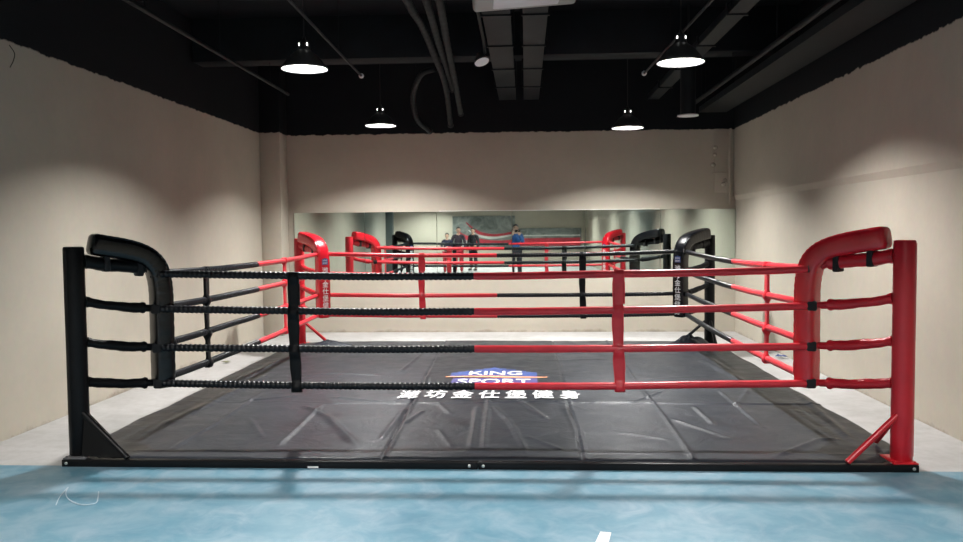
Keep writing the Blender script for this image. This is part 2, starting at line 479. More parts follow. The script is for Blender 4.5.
# bunched cloth at the two far corners
def bunch(cx, cy, rx, ry, h, seed):
    b = MB(); n, m = 30, 14
    V = []
    for i in range(m + 1):
        t = i / m
        for j in range(n):
            a = 2 * PI * j / n
            f = 1 + .35 * noise.noise(Vector((math.cos(a) * 1.8, math.sin(a) * 1.8, seed + t)))
            z = h * (1 - t ** 1.4) * (1 + .5 * noise.noise(Vector((math.cos(a) * 3, math.sin(a) * 3, seed * 2 + t * 2))))
            V.append((cx + rx * t * f * math.cos(a), cy + ry * t * f * math.sin(a), .055 + max(z, 0) - .02 * (t > .99)))
    F = [(i * n + j, i * n + (j + 1) % n, (i + 1) * n + (j + 1) % n, (i + 1) * n + j) for i in range(m) for j in range(n)]
    b.add(V, F); b.build('bunched_corner', M['canvas'], mat_root, smooth=True, angle=70)
bunch(2.36, 5.02, .26, .20, .14, 1.7); bunch(-2.26, 5.2, .30, .14, .06, 4.2)

# printed lettering on the cover
def text_mesh(body, bold=0, extr=0):
    c = bpy.data.curves.new('lettering', 'FONT'); c.body = body; c.size = 1; c.offset = bold; c.resolution_u = 3
    o = bpy.data.objects.new('lettering', c); COL.objects.link(o)
    bpy.context.view_layer.update()
    me = bpy.data.meshes.new_from_object(o.evaluated_get(bpy.context.evaluated_depsgraph_get()))
    bpy.data.objects.remove(o); bpy.data.curves.remove(c)
    V = [v.co.copy() for v in me.vertices]; F = [tuple(p.vertices) for p in me.polygons]
    bpy.data.meshes.remove(me)
    return V, F
def flat_text(name, body, mat, parent, x0, x1, y0, y1, zf, bold=0, slant=0, fat=0):
    """lettering fitted to the rectangle x0..x1, y0..y1, lying at height zf(x, y)"""
    V, F = text_mesh(body, bold)
    ax, bx = min(v.x for v in V), max(v.x for v in V); ay, by = min(v.y for v in V), max(v.y for v in V)
    Q = []
    for v in V:
        u, w = (v.x - ax) / (bx - ax), (v.y - ay) / (by - ay)
        x, y = x0 + (x1 - x0) * u + slant * (w - .5), y0 + (y1 - y0) * w
        Q.append((x, y, zf(x, y)))
    b = MB()
    for k, (dx, dy) in enumerate(((0, 0), (1, 0), (-1, 0), (0, 1.6), (0, -1.6)) if fat else ((0, 0),)):   # heavy strokes
        b.add([(x + dx * fat, y + dy * fat, z + k * .0004) for x, y, z in Q], F)
    return b.build(name, mat, parent)
for k, ch in enumerate('潍坊金仕堡健身'):
    w = 1.68 / 7
    flat_text('letter', ch, M['whiteprint'], mat_root, -.855 + k * w + .020, -.855 + (k + 1) * w - .035, 1.775, 2.12, lambda x, y: canvas_z(x, y) + .010, fat=.0042)
logo = thing('printed_emblem', None, None); logo.parent = mat_root
b = MB()
sky = [(-.46, 2.83), (-.46, 3.07), (-.40, 3.07), (-.40, 3.13), (-.32, 3.13), (-.32, 3.18), (-.23, 3.18), (-.23, 3.26), (-.14, 3.26), (-.14, 3.32), (-.08, 3.32), (-.025, 3.41), (.03, 3.32),
       (.10, 3.32), (.10, 3.26), (.20, 3.26), (.20, 3.18), (.31, 3.18), (.31, 3.12), (.36, 3.12), (.36, 3.09), (.42, 3.09), (.42, 2.83)]
zl = float(HH[(YY > 2.4) & (YY < 3.45) & (np.abs(XX) < .55)].max()) + .003
b.add([(x, y, zl) for x, y in sky], [tuple(range(len(sky)))]); b.build('castle_silhouette', M['blueprint'], logo)
b = MB(); b.add([(-.42, 2.42, zl), (.42, 2.42, zl), (.42, 2.77, zl), (-.42, 2.77, zl)], [(0, 1, 2, 3)]); b.build('lower_band', M['violetprint'], logo)
b = MB()
n = 24
top = [(-.50 + 1.02 * i / n, 2.825 + .02 * math.sin(i / n * PI * 1.6) + .030 * math.sin(PI * i / n), zl + .004) for i in range(n + 1)]
bot = [(-.50 + 1.02 * i / n, 2.795 + .02 * math.sin(i / n * PI * 1.6) - .030 * math.sin(PI * i / n), zl + .004) for i in range(n + 1)]
b.add(top + bot, [(i, i + 1, n + 2 + i, n + 1 + i) for i in range(n)]); b.build('swoosh', M['orangeprint'], logo)
flat_text('wordmark', 'KING', M['whiteprint'], logo, -.27, .265, 2.92, 3.13, lambda x, y: zl + .003, fat=.005)
flat_text('wordmark', 'SPORT', M['whiteprint'], logo, -.36, .35, 2.45, 2.69, lambda x, y: zl + .003, fat=.005)

# ------------------------------------------------------------------ boxing ring: front frame
def beam(x0, x1, label, screws, sticker=None):
    t = thing('ring_frame_beam', label, 'frame beam', ((x0 + x1) / 2, -.087, 0), 0, 'base frame of the boxing ring')
    b = MB(); b.box((0, 0, .025), (x1 - x0, .048, .050)); b.build('steel_tube', M['blacksteel'], t, bevel=.006)
    for sx in screws:
        b = MB(); b.lathe([(.010, 0), (.010, .004), (.006, .007)], (0, 0, 0), 12, capb=True, capt=True)
        s = b.build('screw', M['screw'], t, smooth=True); s.rotation_euler = (PI / 2, 0, 0); s.location = (sx - (x0 + x1) / 2, -.024, .026)
    if sticker:
        b = MB(); b.box((sticker - (x0 + x1) / 2, -.025, .012), (.07, .002, .012)); b.build('sticker', M['sticker'], t)
beam(-2.768, -.006, 'black steel base beam along the left half of the ring front', [-2.735, -.06], -1.08)
beam(-.002, 2.762, 'black steel base beam along the right half of the ring front', [.03, 2.73])

# ------------------------------------------------------------------ boxing ring: corner posts
HP = 1.457
DIAG = math.sqrt(.5)
POSTZ = [1.356, 1.083, .810, .541]
ROPEZ = [1.258, 1.007, .729, .474]
OFF = {'FL': .402, 'FR': .445, 'BL': .410, 'BR': .458}   # pad centre from the post, along each axis
CO = {k: v - .062 for k, v in OFF.items()}               # where the ropes of two sides meet
corners = {'FL': (-2.70, 0, 1, 1, 'black'), 'FR': (2.70, 0, -1, 1, 'red'), 'BL': (-2.70, 5.4, 1, -1, 'red'), 'BR': (2.70, 5.4, -1, -1, 'black')}
clabel = {'FL': 'at the front left corner of the ring', 'FR': 'at the front right corner of the ring',
          'BL': 'at the far left corner of the ring', 'BR': 'at the far right corner of the ring'}
def make_post(key):
    px, py, sx, sy, c = corners[key]
    red = c == 'red'
    t = thing('corner_post', f'tall round {c} vinyl-wrapped corner post {clabel[key]}', 'corner post', (px, py, 0), 0, 'corner posts of the boxing ring')
    cov, steel = (M['red'], M['redpaint']) if red else (M['black'], M['blacksteel'])
    b = MB()
    prof = [(.062, .059), (.0655, .065), (.066, .30), (.0655, .7), (.066, 1.1), (.0655, HP - .012), (.061, HP - .003), (.050, HP), (.0, HP)]
    b.lathe(prof[:-1], seg=32, capb=True, capt=True)
    b.build('post_cover', cov, t, smooth=True)
    b = MB()                                 # lengthwise zip seam on the outer side
    a = math.atan2(-sy, -sx) + .5
    b.tube([(.066 * math.cos(a), .066 * math.sin(a), z) for z in (.08, .5, 1.0, HP - .02)], .004, 6); b.build('seam', cov, t)
    b = MB()
    fy = -.105 if sy > 0 else -.105
    b.box(((.015) * sx, (fy + .11) / 2, .0545), (.155, .11 - fy, .009))
    if sy < 0: b.box((0, 0, .025), (.13, .13, .050))
    for x, y in ((-.045 * sx, fy + .02), (.075 * sx, fy + .02), (-.045 * sx, .09)):
        b.lathe([(.009, .059), (.009, .066), (.004, .068)], (x, y, 0), 8, capb=True, capt=True)
    b.build('base_plate', M['greysteel'] if key == 'FL' else steel, t, bevel=.004)
    # braces
    for k, (dx, dy) in enumerate(((.37 * sx, -.085 if sy > 0 else 0), (0, .37 * sy))):
        b = MB()
        p0 = Vector((.045 * sx if dx else 0, (-.03 if sy > 0 else 0) if dx else .045 * sy, .345)); p1 = Vector((dx, dy, .058 if dx else .078))
        b.tube([p0, p0.lerp(p1, .5), p1], .0195, 14); b.build('brace', steel, t, smooth=True)
    if key == 'FL':
        b = MB()
        V = [(.06, -.045, .31), (.06, -.09, .068), (.355, -.11, .068), (.325, -.10, .09)]
        V2 = [(x, y + .012, z) for x, y, z in V]
        b.add(V + V2, [(0, 1, 2, 3), (7, 6, 5, 4), (0, 4, 5, 1), (1, 5, 6, 2), (2, 6, 7, 3), (3, 7, 4, 0)]); b.build('gusset', steel, t)
    # turnbuckle covers from the post to the pad
    d = Vector((sx * DIAG, sy * DIAG, 0))
    for k in range(4):
        rnd = random.Random(hash(key) % 7 + k * 3 + len(key))
        p0 = d * .064 + Vector((0, 0, POSTZ[k])); p1 = d * (CO[key] / DIAG - (.030 if key == 'FL' else .062)) + Vector((0, 0, ROPEZ[k] + (POSTZ[k] - ROPEZ[k]) * (.50 if k == 0 else .12)))
        n = 26
        pts, rr = [], []
        for i in range(n + 1):
            u = i / n
            q = p0.lerp(p1, u); q.z += -.008 * math.sin(PI * u) + .0015 * math.sin(u * 13 + k)
            pts.append(q)
            r = (.044 if k == 0 else .031) + .002 * math.sin(u * 7 + k * 2) + .001 * math.sin(u * 31 + k) + .004 * u
            if u > .95: r += .006 * (1 if u < .985 else .4)
            if u < .05: r += .004
            rr.append(r)
        b = MB(); b.tube(pts, rr, 14); tb = b.build('turnbuckle_cover', cov, t, smooth=True, angle=60)
        b = MB(); b.tube([p1 - d * .01, p1 + d * .055 - Vector((0, 0, .030 if k == 0 else .006))], .0255, 12); b.build('strap_end', cov, tb, smooth=True)
    return t
posts = {k: make_post(k) for k in corners}

# ------------------------------------------------------------------ corner pads
PADW, PADT = .164, .138
def make_pad(key):
    px, py, sx, sy, c = corners[key]
    red = c == 'red'
    t = thing('corner_pad', f'glossy {c} padded cushion bent over the post {clabel[key]}', 'corner pad', (px, py, 0), 0, 'corner pads of the boxing ring')
    d = Vector((sx * DIAG, sy * DIAG, 0)); Z = Vector((0, 0, 1)); side = Z.cross(d)
    mat = M['redpad'] if red else M['blackpad']
    kf = OFF[key] / .385
    ctl = [(.098 if sy > 0 else .080, 1.476), (.20 * kf, 1.455), (.29 * kf, 1.437), (.39 * kf, 1.408), (.46 * kf, 1.368), (.510 * kf, 1.305), (.535 * kf, 1.215), (.5445 * kf, 1.10), (.5445 * kf, .90), (.5445 * kf, .66), (.5445 * kf, .437)]
    pts = catmull([d * s + Z * z for s, z in ctl], 7)
    L = [0]
    for i in range(1, len(pts)): L.append(L[-1] + (pts[i] - pts[i - 1]).length)
    tot = L[-1]
    ringpts, sc, th = [], [], []
    for e, k in ((0, .55), (.006, .80), (.016, .93), (.032, 1.0)):
        ringpts.append(pts[0] + (pts[1] - pts[0]).normalized() * e); sc.append(k); th.append(.150)
    for i in range(1, len(pts) - 1):
        if .04 < L[i] < tot - .04:
            ringpts.append(pts[i]); sc.append(1 + .010 * math.sin(i * 1.9)); th.append(.150 - (.150 - PADT) * min(1, max(0, (L[i] - .25) / .3)))
    tl = (pts[-1] - pts[-2]).normalized()
    for e, k in ((.030, 1.0), (.014, .94), (.005, .84), (0, .6)):
        ringpts.append(pts[-1] - tl * e); sc.append(k); th.append(PADT)
    b = MB(); b.sweep(ringpts, lambda i: [(y, x) for x, y in rrect(PADW, th[i], 32, 4.2)], up=side, scales=sc)
    b.build('cushion', mat, t, smooth=True, angle=60)
    # piped seams with gathered creases on the outside of the bend
    for s_ in (-1, 1):
        b = MB()
        seam = []
        for i in range(6, len(ringpts) - 5):
            tt = (ringpts[i + 1] - ringpts[i - 1]).normalized(); nn = side.cross(tt).normalized()
            if nn.dot(d + Z) < 0: nn = -nn
            seam.append(ringpts[i] + side * s_ * PADW * .445 + nn * (th[i] * .425 + .002 * math.sin(i * 2.4)))
        b.tube(seam, .0045, 6); b.build('piping', mat, t, smooth=True)
    # webbing loops that strap the pad to the ropes
    for k in range(4):
        b = MB()
        q = d * (CO[key] / DIAG) + Z * ROPEZ[k]
        b.box(q + Vector((sx * .060, 0, 0)), (.066, .064, .068)); b.build('velcro_strap', M['velcro'], t, bevel=.012)
    for s_, zz in ((.20, 1.345), (.42, 1.305)):
        b = MB(); q = d * s_ + Z * zz
        b.box(q, (.040, .105, .125), rot=Matrix.Rotation(math.atan2(d.y, d.x), 3, 'Z')); b.build('velcro_strap', M['velcro'], t, bevel=.01)
    # emblem and lettering down the inner face
    face = d * (.5445 * kf + PADT / 2 + .0015)
    xa = Z.cross(d)
    def on_face(body, w, h, zc, m, name, bold, off=.0015, parent=None):
        V, F = text_mesh(body, bold)
        ax, bx = min(v.x for v in V), max(v.x for v in V); ay, by = min(v.y for v in V), max(v.y for v in V)
        b = MB(); b.add([face + d * off + xa * (((v.x - ax) / (bx - ax) - .5) * w) + Z * (zc + ((v.y - ay) / (by - ay) - .5) * h) for v in V], F)
        return b.build(name, m, parent or t)
    b = MB(); n = 12
    b.add([face + xa * x + Z * (1.165 + z) for x, z in ((-.042, -.042), (.042, -.042), (.042, .030), (.016, .036), (0, .046), (-.016, .036), (-.042, .030))], [tuple(range(7))])
    em = b.build('emblem', M['blueprint'], t)
    on_face('KING', .062, .022, 1.178, M['whiteprint'], 'wordmark', .015, parent=em)
    on_face('SPORT', .068, .020, 1.143, M['whiteprint'], 'wordmark', .015, parent=em)
    for k, ch in enumerate('潍坊金仕堡健身'):
        on_face(ch, .084, .078, .052 + 1.0 - .0895 * k, M['whiteprint'], 'letter', .006, .0)
    return t
pads = {k: make_pad(k) for k in corners}

# ------------------------------------------------------------------ ropes
def rope_part(name, p0, p1, u0, u1, sag, r0, mat, parent, ridged):
    L = (p1 - p0).length * abs(u1 - u0)
    step = .0055 if ridged else .022
    n = int(L / step)
    seg = 12
    pts = []; 
    for i in range(n + 1):
        u = u0 + (u1 - u0) * i / n
        q = p0.lerp(p1, u); q.z -= sag * 4 * u * (1 - u)
        q.z += .004 * noise.noise(q * 1.3); pts.append(q)
    def prof(i):
        s = i / n * L
        out = []
        for j in range(seg):
            a = 2 * PI * j / seg
            r = r0 * (1 + (.085 * math.sin(2 * PI * s / .034 + a) if ridged else .02 * math.sin(2 * PI * s / .30 + 2 * a)))
            e = min(s, L - s)
            if e < .012: r *= .93
            out.append((r * math.cos(a), r * math.sin(a)))
        return out
    b = MB(); b.sweep(pts, prof)
    return b.build(name, mat, parent, smooth=True, angle=70)
lv = ['top', 'second', 'third', 'lowest']
sides = {'front': ('FL', 'FR', 'front'), 'back': ('BL', 'BR', 'back'), 'left': ('FL', 'BL', 'left'), 'right': ('FR', 'BR', 'right')}
GAP = .024
def cpoint(key, axis):
    px, py, sx, sy, c = corners[key]
    p = Vector((px + sx * CO[key], py + sy * CO[key], 0))
    if axis == 'x': p.x += sx * GAP
    else: p.y += sy * GAP
    return p
for sname, (ka, kb, _) in sides.items():
    ax = 'x' if sname in ('front', 'back') else 'y'
    ca, cb = corners[ka][4], corners[kb][4]
    for k in range(4):
        p0, p1 = cpoint(ka, ax), cpoint(kb, ax)
        p0.z = p1.z = ROPEZ[k]
        t = thing('ring_rope', f'{lv[k]} of four black and red ropes along the {sname} side of the ring', 'ring rope', (0, 0, 0), 0, 'ropes of the boxing ring')
        sag = [.036, .032, .016, .024][k] * (.9 if sname == 'front' else 1.0)
        r0 = .0262
        mats = {'black': M['blackrope'], 'red': M['redrope']}
        split = .494
        rope_part(ca + '_half', p0, p1, 0, split, sag, r0, mats[ca], t, ca == 'black')
        rope_part(cb + '_half', p0, p1, split, 1, sag, r0, mats[cb], t, cb == 'black')

# ------------------------------------------------------------------ spacer straps between the ropes
def spacer(pos, axis, c, label):
    t = thing('rope_spacer', label, 'rope spacer', pos, 0, 'rope spacers of the boxing ring')
    mat = M['redrope'] if c == 'red' else M['black']
    wdir = Vector((1, 0, 0)) if axis == 'x' else Vector((0, 1, 0))
    ndir = Vector((0, 1, 0)) if axis == 'x' else Vector((1, 0, 0))
    zt = [z - .03 for z in ROPEZ]
    n = 70
    top, bot = zt[0] + .034, zt[3] - .030
    V = []
    for i in range(n + 1):
        z = top + (bot - top) * i / n
        th = .011
        for zz in zt:
            th = max(th, math.sqrt(max(0, .036 ** 2 - (z - zz) ** 2)), .034 * math.exp(-((z - zz) / .05) ** 2))
        w = .039 + .003 * math.sin(z * 23)
        lean = .008 * math.sin(z * 5)
        for (a, bb) in rrect(2 * w, 2 * th, 12, 4):
            V.append(wdir * (a + lean) + ndir * bb + Vector((0, 0, z)))
    m = 12
    F = [(i * m + j, i * m + (j + 1) % m, (i + 1) * m + (j + 1) % m, (i + 1) * m + j) for i in range(n) for j in range(m)]
    F += [tuple(range(m)), tuple(n * m + j for j in range(m))]
    b = MB(); b.add(V, F); b.build('strap', mat, t, smooth=True, angle=60)
    for sg in (-1, 1):
        b = MB(); b.tube([wdir * .030 * sg + ndir * 0 + Vector((0, 0, z)) for z in (zt[0] - .05, (zt[0] + zt[1]) / 2, zt[1] + .05)], .0125, 6)
        b.build('stitched_edge', mat, t)
yF, yK, xL, xS = (CO['FL'] + CO['FR']) / 2, 5.4 - (CO['BL'] + CO['BR']) / 2, 2.7 - (CO['FL'] + CO['BL']) / 2, 2.7 - (CO['FR'] + CO['BR']) / 2
spacer((-1.313, yF - .02, 0), 'x', 'black', 'black vertical spacer strap joining the front ropes, left of the middle')
spacer((.953, yF + .012, 0), 'x', 'red', 'red vertical spacer strap joining the front ropes, right of the middle')
spacer((-1.01, yK, 0), 'x', 'red', 'red vertical spacer strap joining the back ropes in front of the mirrors')
spacer((1.033, yK, 0), 'x', 'black', 'black vertical spacer strap joining the back ropes in front of the mirrors')
spacer((-xL, 1.378, 0), 'y', 'black', 'black vertical spacer strap joining the left ropes near the front corner')
spacer((-xL, 3.586, 0), 'y', 'red', 'red vertical spacer strap joining the left ropes near the far red post')
spacer((xS, 1.579, 0), 'y', 'red', 'red vertical spacer strap joining the right ropes near the front corner')

# ------------------------------------------------------------------ pendant lamps
def make_lamp():
    t = thing('pendant_lamp', None, 'pendant lamp', (0, 0, 0), 0, 'lit cone pendant lamps')
    b = MB()
    b.lathe([(.203, 0), (.204, .012), (.192, .030), (.120, .120), (.060, .165), (.056, .168)], seg=40)
    b.lathe([(.203, 0), (.196, .004), (.186, .026), (.114, .112), (.052, .160), (.0, .161)], seg=40, mi=1)
    b.build('shade', [M['lampshade'], M['lampinner']], t, smooth=True, angle=50)
    b = MB(); b.lathe([(.086, .134), (.084, .126), (.05, .119), (.012, .116)], seg=28, capt=True)
    b.build('diffuser', M['lampglow'], t, smooth=True)
    b = MB(); b.lathe([(.056, .166), (.050, .20), (.050, .225), (.034, .245), (.014, .262), (.010, .285)], seg=24, capb=True, capt=True)
    nk = b.build('neck', M['lampneck'], t, smooth=True, angle=40)
    for k in range(4):
        a = -PI / 2 + (k + .5) * PI / 2
        b = MB(); b.box((0, 0, 0), (.012, .004, .024)); s = b.build('vent_slot', M['lampslot'], nk)
        s.location = (.0505 * math.cos(a), .0505 * math.sin(a), .212); s.rotation_euler = (0, 0, a + PI / 2)
    b = MB(); b.tube([(0, 0, .285), (0, 0, .6), (0, 0, ZC - 2.9 + .2)], .006, 8); b.build('cord', M['cord'], t)
    return t
lampdefs = [(-1.627, 1.89, 2.975, 'lit black cone pendant lamp over the left of the ring, the nearer and larger one'), (1.658, 1.91, 2.970, 'lit black cone pendant lamp over the right of the ring, the nearer and larger one'),
            (-1.58, 5.40, 2.925, 'lit black cone pendant lamp near the back wall on the left'), (1.635, 5.36, 2.84, 'lit black cone pendant lamp near the back wall on the right'),
            (-1.62, -3.3, 2.93, 'lit cone pendant lamp behind the photographer on the left'), (1.62, -3.3, 2.93, 'lit cone pendant lamp behind the photographer on the right'),
            (-2.4, -7.2, 2.93, 'added unseen lit cone pendant lamp over the two spectators'), (1.62, -7.6, 2.93, 'added unseen lit cone pendant lamp right of the two spectators'),  # this line onward: unseen lamps added to brighten the hall in the mirrors
            (-1.62, -13.6, 2.93, 'added unseen lit cone pendant lamp in the rear hall on the left'), (1.62, -13.6, 2.93, 'added unseen lit cone pendant lamp in the rear hall on the right'),
            (-.2, -10.6, 2.93, 'added unseen lit cone pendant lamp in the middle of the rear hall'), (-3.6, -15.0, 2.93, 'added unseen lit cone pendant lamp before the rear wall on the left'),
            (-5.6, -7.2, 2.93, 'added unseen lit cone pendant lamp in the side room nearest the wall end'), (-5.6, -12.2, 2.93, 'added unseen lit cone pendant lamp in the side room farthest back')]
proto = make_lamp()
for i, (x, y, z, lab) in enumerate(lampdefs):
    o = proto if i == 0 else copy_tree(proto)
    o.location = (x, y, z); o['label'] = lab
    for ch in o.children:
        if ch.name.startswith('cord'): ch.scale = (1, 1, 1)

# ------------------------------------------------------------------ ceiling services
def single(name, mb, mat, label, cat, group=None, **k):
    o = mb.build(name, mat, **k); return tag(o, label, cat, group)
def duct(x, w, z, h, y0, y1, label, m='duct'):
    t = thing('ceiling_duct', label, 'duct', (x, (y0 + y1) / 2, z), 0, 'flat ducts under the ceiling')
    b = MB(); b.box((0, 0, h / 2), (w, y1 - y0, h)); b.build('casing', M[m], t, bevel=.006)
    k = 0
    for yy_ in np.arange(y0 + .6, y1 - .2, 1.2):
        b = MB(); b.box((0, yy_ - (y0 + y1) / 2, h / 2), (w + .03, .03, h + .03)); b.build('flange', M[m], t)
        k += 1
    b = MB()
    for yy_ in np.arange(y0 + .4, y1, 2.4):
        for s_ in (-1, 1):
            b2 = MB(); b2.tube([(s_ * (w / 2 + .02), yy_ - (y0 + y1) / 2, 0), (s_ * (w / 2 + .02), yy_ - (y0 + y1) / 2, ZC - z)], .005, 6)
            b2.build('hanger_rod', M['pipe'], t)
duct(.065, .25, 3.44, .10, .2, 6.7, 'flat dark grey duct running to the back wall, left one of the middle pair')
duct(.41, .22, 3.44, .10, .2, 6.7, 'flat dark grey duct running to the back wall, right one of the middle pair')
duct(2.16, .16, 3.40, .08, -1, 6.6, 'narrow dark tray running along the ceiling right of the front right lamp')
def pipe(x, z, y0, y1, r, label, x1=None, head=False, name='conduit_pipe', m='pipe'):
    t = thing(name, label, 'pipe', (0, 0, 0), 0, 'pipes under the ceiling')
    x1 = x if x1 is None else x1
    b = MB(); b.tube([(x + (x1 - x) * i / 12, y0 + (y1 - y0) * i / 12, z) for i in range(13)], r, 12); b.build('tube', M[m], t, smooth=True)
    if head:
        b = MB(); b.lathe([(r * 1.2, 0), (r * 2.2, .012), (r * 2.2, .024), (r * 1.2, .04)], seg=16, capb=True, capt=True)
        h = b.build('end_cap', M['canrim'], t, smooth=True); h.rotation_euler = (PI / 2, 0, 0); h.location = (x1, y1 + .01, z)
    for yy_ in np.arange(y0 + .5, y1, 1.6):
        u = (yy_ - y0) / (y1 - y0)
        b = MB(); b.tube([(x + (x1 - x) * u, yy_, z), (x + (x1 - x) * u, yy_, ZC)], .004, 6); b.build('hanger_rod', M['hose'], t)
pipe(-1.43, 3.30, -1, 3.93, .013, 'thin grey conduit ending between the two left lamps with a small cap', -1.53, True)
pipe(1.83, 3.30, -1, 4.11, .013, 'thin grey conduit ending behind the front right lamp with a small cap', 1.665, True)
pipe(-2.67, 3.30, -1, 5.05, .018, 'dark pipe along the ceiling near the left wall', -2.70, m='duct')
pipe(2.73, 3.30, -1, 6.6, .028, 'dark round pipe along the ceiling left of the right wall cable tray', 2.69, m='duct')
# cable tray beside the right wall
t = thing('cable_tray', 'wide dark cable tray running along the ceiling beside the right wall', 'cable tray', (3.0, 2.8, 3.2), 0)
b = MB(); b.box((0, 0, .005), (.38, 7.6, .01)); b.build('tray_floor', M['duct'], t)
for s_ in (-1, 1):
    b = MB(); b.box((s_ * .19, 0, .04), (.008, 7.6, .08)); b.build('side_rail', M['pipe'] if s_ < 0 else M['duct'], t)
for yy_ in (-3, -1.4, .2, 1.8, 3.4):
    b = MB(); b.tube([(-.19, yy_, .08), (-.19, yy_, ZC - 3.2)], .006, 6); b.build('hanger_rod', M['hose'], t)
# flexible hoses
def hose(P, r, label):
    t = thing('flexible_hose', label, 'hose', (0, 0, 0), 0, 'flexible hoses hanging from the ceiling')
    pts = catmull(P, 24)
    b = MB(); rr = [r * (1 + .07 * math.sin(i * 1.9)) for i in range(len(pts))]
    b.tube(pts, rr, 12); b.build('tube', M['hose'], t, smooth=True, angle=70)
    for q in (pts[4], pts[len(pts) // 2]):
        b = MB(); b.tube([q, (q.x, q.y, ZC)], .004, 6); b.build('hanger_wire', M['hose'], t)
    e = pts[-1]; dd = (pts[-1] - pts[-2]).normalized()
    b = MB(); b.tube([e - dd * .03, e + dd * .02], r * 1.25, 12); b.build('end_sleeve', M['duct'], t, smooth=True)
hose([(-.36, -.5, 3.55), (-.39, 1.5, 3.45), (-.47, 3.0, 3.46), (-.52, 4.5, 3.33), (-.57, 6.0, 3.16)], .035, 'dark flexible hose, straightest and rightmost of the bundle over the ring')
hose([(-.66, -.5, 3.6), (-.66, 1.5, 3.46), (-.66, 2.5, 3.49), (-.67, 3.6, 3.46), (-.68, 5.0, 3.36), (-.73, 6.2, 3.03)], .035, 'dark flexible hose in the middle of the bundle, its end drooping')
hose([(-.51, 1.0, 3.52), (-.52, 2.0, 3.47), (-.57, 3.2, 3.47), (-.597, 4.4, 3.44), (-.62, 5.3, 3.37)], .033, 'thick dark flexible hose inside the bundle over the ring')
hose([(-.76, 4.62, 3.50), (-.82, 4.68, 3.50), (-.97, 4.8, 3.46), (-1.12, 5.2, 3.27), (-1.11, 5.5, 3.02), (-.98, 5.8, 2.90)], .035, 'dark flexible hose curling down in a loop left of the bundle')
# unlit spotlight on a drop rod
t = thing('spotlight', 'small unlit spotlight with a pale round face tilted under the ceiling ducts', 'spotlight', (-.115, 3.0, 3.235))
b = MB(); b.lathe([(.078, 0), (.078, .012), (.055, .06), (.03, .085), (.022, .11)], seg=24, capb=False, capt=True)
h = b.build('lamp_head', M['lampshade'], t, smooth=True)
b = MB(); b.lathe([(.074, .002), (.04, -.004), (.01, -.005)], seg=24, capt=True); f_ = b.build('frosted_face', M['spotface'], h, smooth=True)
h.rotation_euler = (math.radians(-20), math.radians(-18), 0)
b = MB(); b.tube([(.03, -.012, .09), (.03, -.2, .16), (.02, -1.5, .24)], .016, 8); b.build('track_rod', M['duct'], t, smooth=True)
# dark can hanging by the right
t = thing('hanging_can', 'dark cylinder with a pale rim hanging in front of the far right of the ceiling', 'can light', (2.156, 4.1, 2.824))
b = MB(); b.lathe([(.085, .0), (.085, .62), (.06, .64)], seg=28, capt=True); b.build('cylinder', M['duct'], t, smooth=True)
b = MB(); b.lathe([(.085, .004), (.118, .0), (.118, -.012), (.02, -.014)], seg=28, capt=True); b.build('rim', M['canrim'], t, smooth=True)
b = MB(); b.tube([(0, 0, .64), (0, 0, ZC - 2.8)], .012, 8); b.build('rod', M['cord'], t)
# white ceiling unit cut by the top of the picture
t = thing('ceiling_air_unit', 'white rounded ceiling unit at the top edge over the middle of the ring', 'air conditioner', (.335, .86, 3.262), math.radians(4))
t.rotation_euler.y = math.radians(-4.5)
b = MB(); b.box((0, 0, .075), (.80, .62, .15)); b.build('housing', M['white_plastic'], t, bevel=.03, segs=4)
b = MB(); b.box((0, 0, -.004), (.50, .40, .02)); g_ = b.build('grille', M['canrim'], t, bevel=.006)
for sx in (-.32, .32):
    b = MB(); b.tube([(sx, 0, .14), (sx, 0, ZC - 3.205)], .006, 6); b.build('hanger_rod', M['pipe'], t)
# conduit remains in the back right corner
t = thing('wall_conduit', 'beige painted conduit with fittings in the back right corner above the mirror', 'conduit', (3.245, YB, 0))
b = MB(); b.tube([(.09, -.02, 1.90), (.09, -.02, 2.5), (.09, -.02, 3.02)], .022, 10); b.build('riser', M['wall'], t, smooth=True)
for (x, z, r) in ((-.12, 2.73, .035), (-.13, 2.63, .028), (-.15, 2.48, .034), (.0, 2.19, .040), (.02, 2.25, .03)):
    b = MB(); b.lathe([(r, 0), (r * .9, .03), (r * .5, .05)], seg=12, capb=True, capt=True); s = b.build('fitting', M['wall'], t, smooth=True)
    s.rotation_euler = (PI / 2, 0, 0); s.location = (x, 0, z)
b = MB(); b.box((-.06, -.025, 2.355), (.20, .05, .018)); b.build('bracket', M['wall'], t, bevel=.004)
b = MB(); b.box((-.03, -.008, 2.52), (.20, .016, .9)); b.build('plaster_patch', M['wall'], t, bevel=.006)
# thin wire down the left wall
b = MB(); b.tube(catmull([(XL + .006, .78, 2.98), (XL + .012, .83, 2.93), (XL + .008, .82, 2.87), (XL + .012, .77, 2.81)], 6), .003, 6)
single('loose_wire', b, M['cord'], 'short dark wire hanging down the top of the left wall', 'wire')

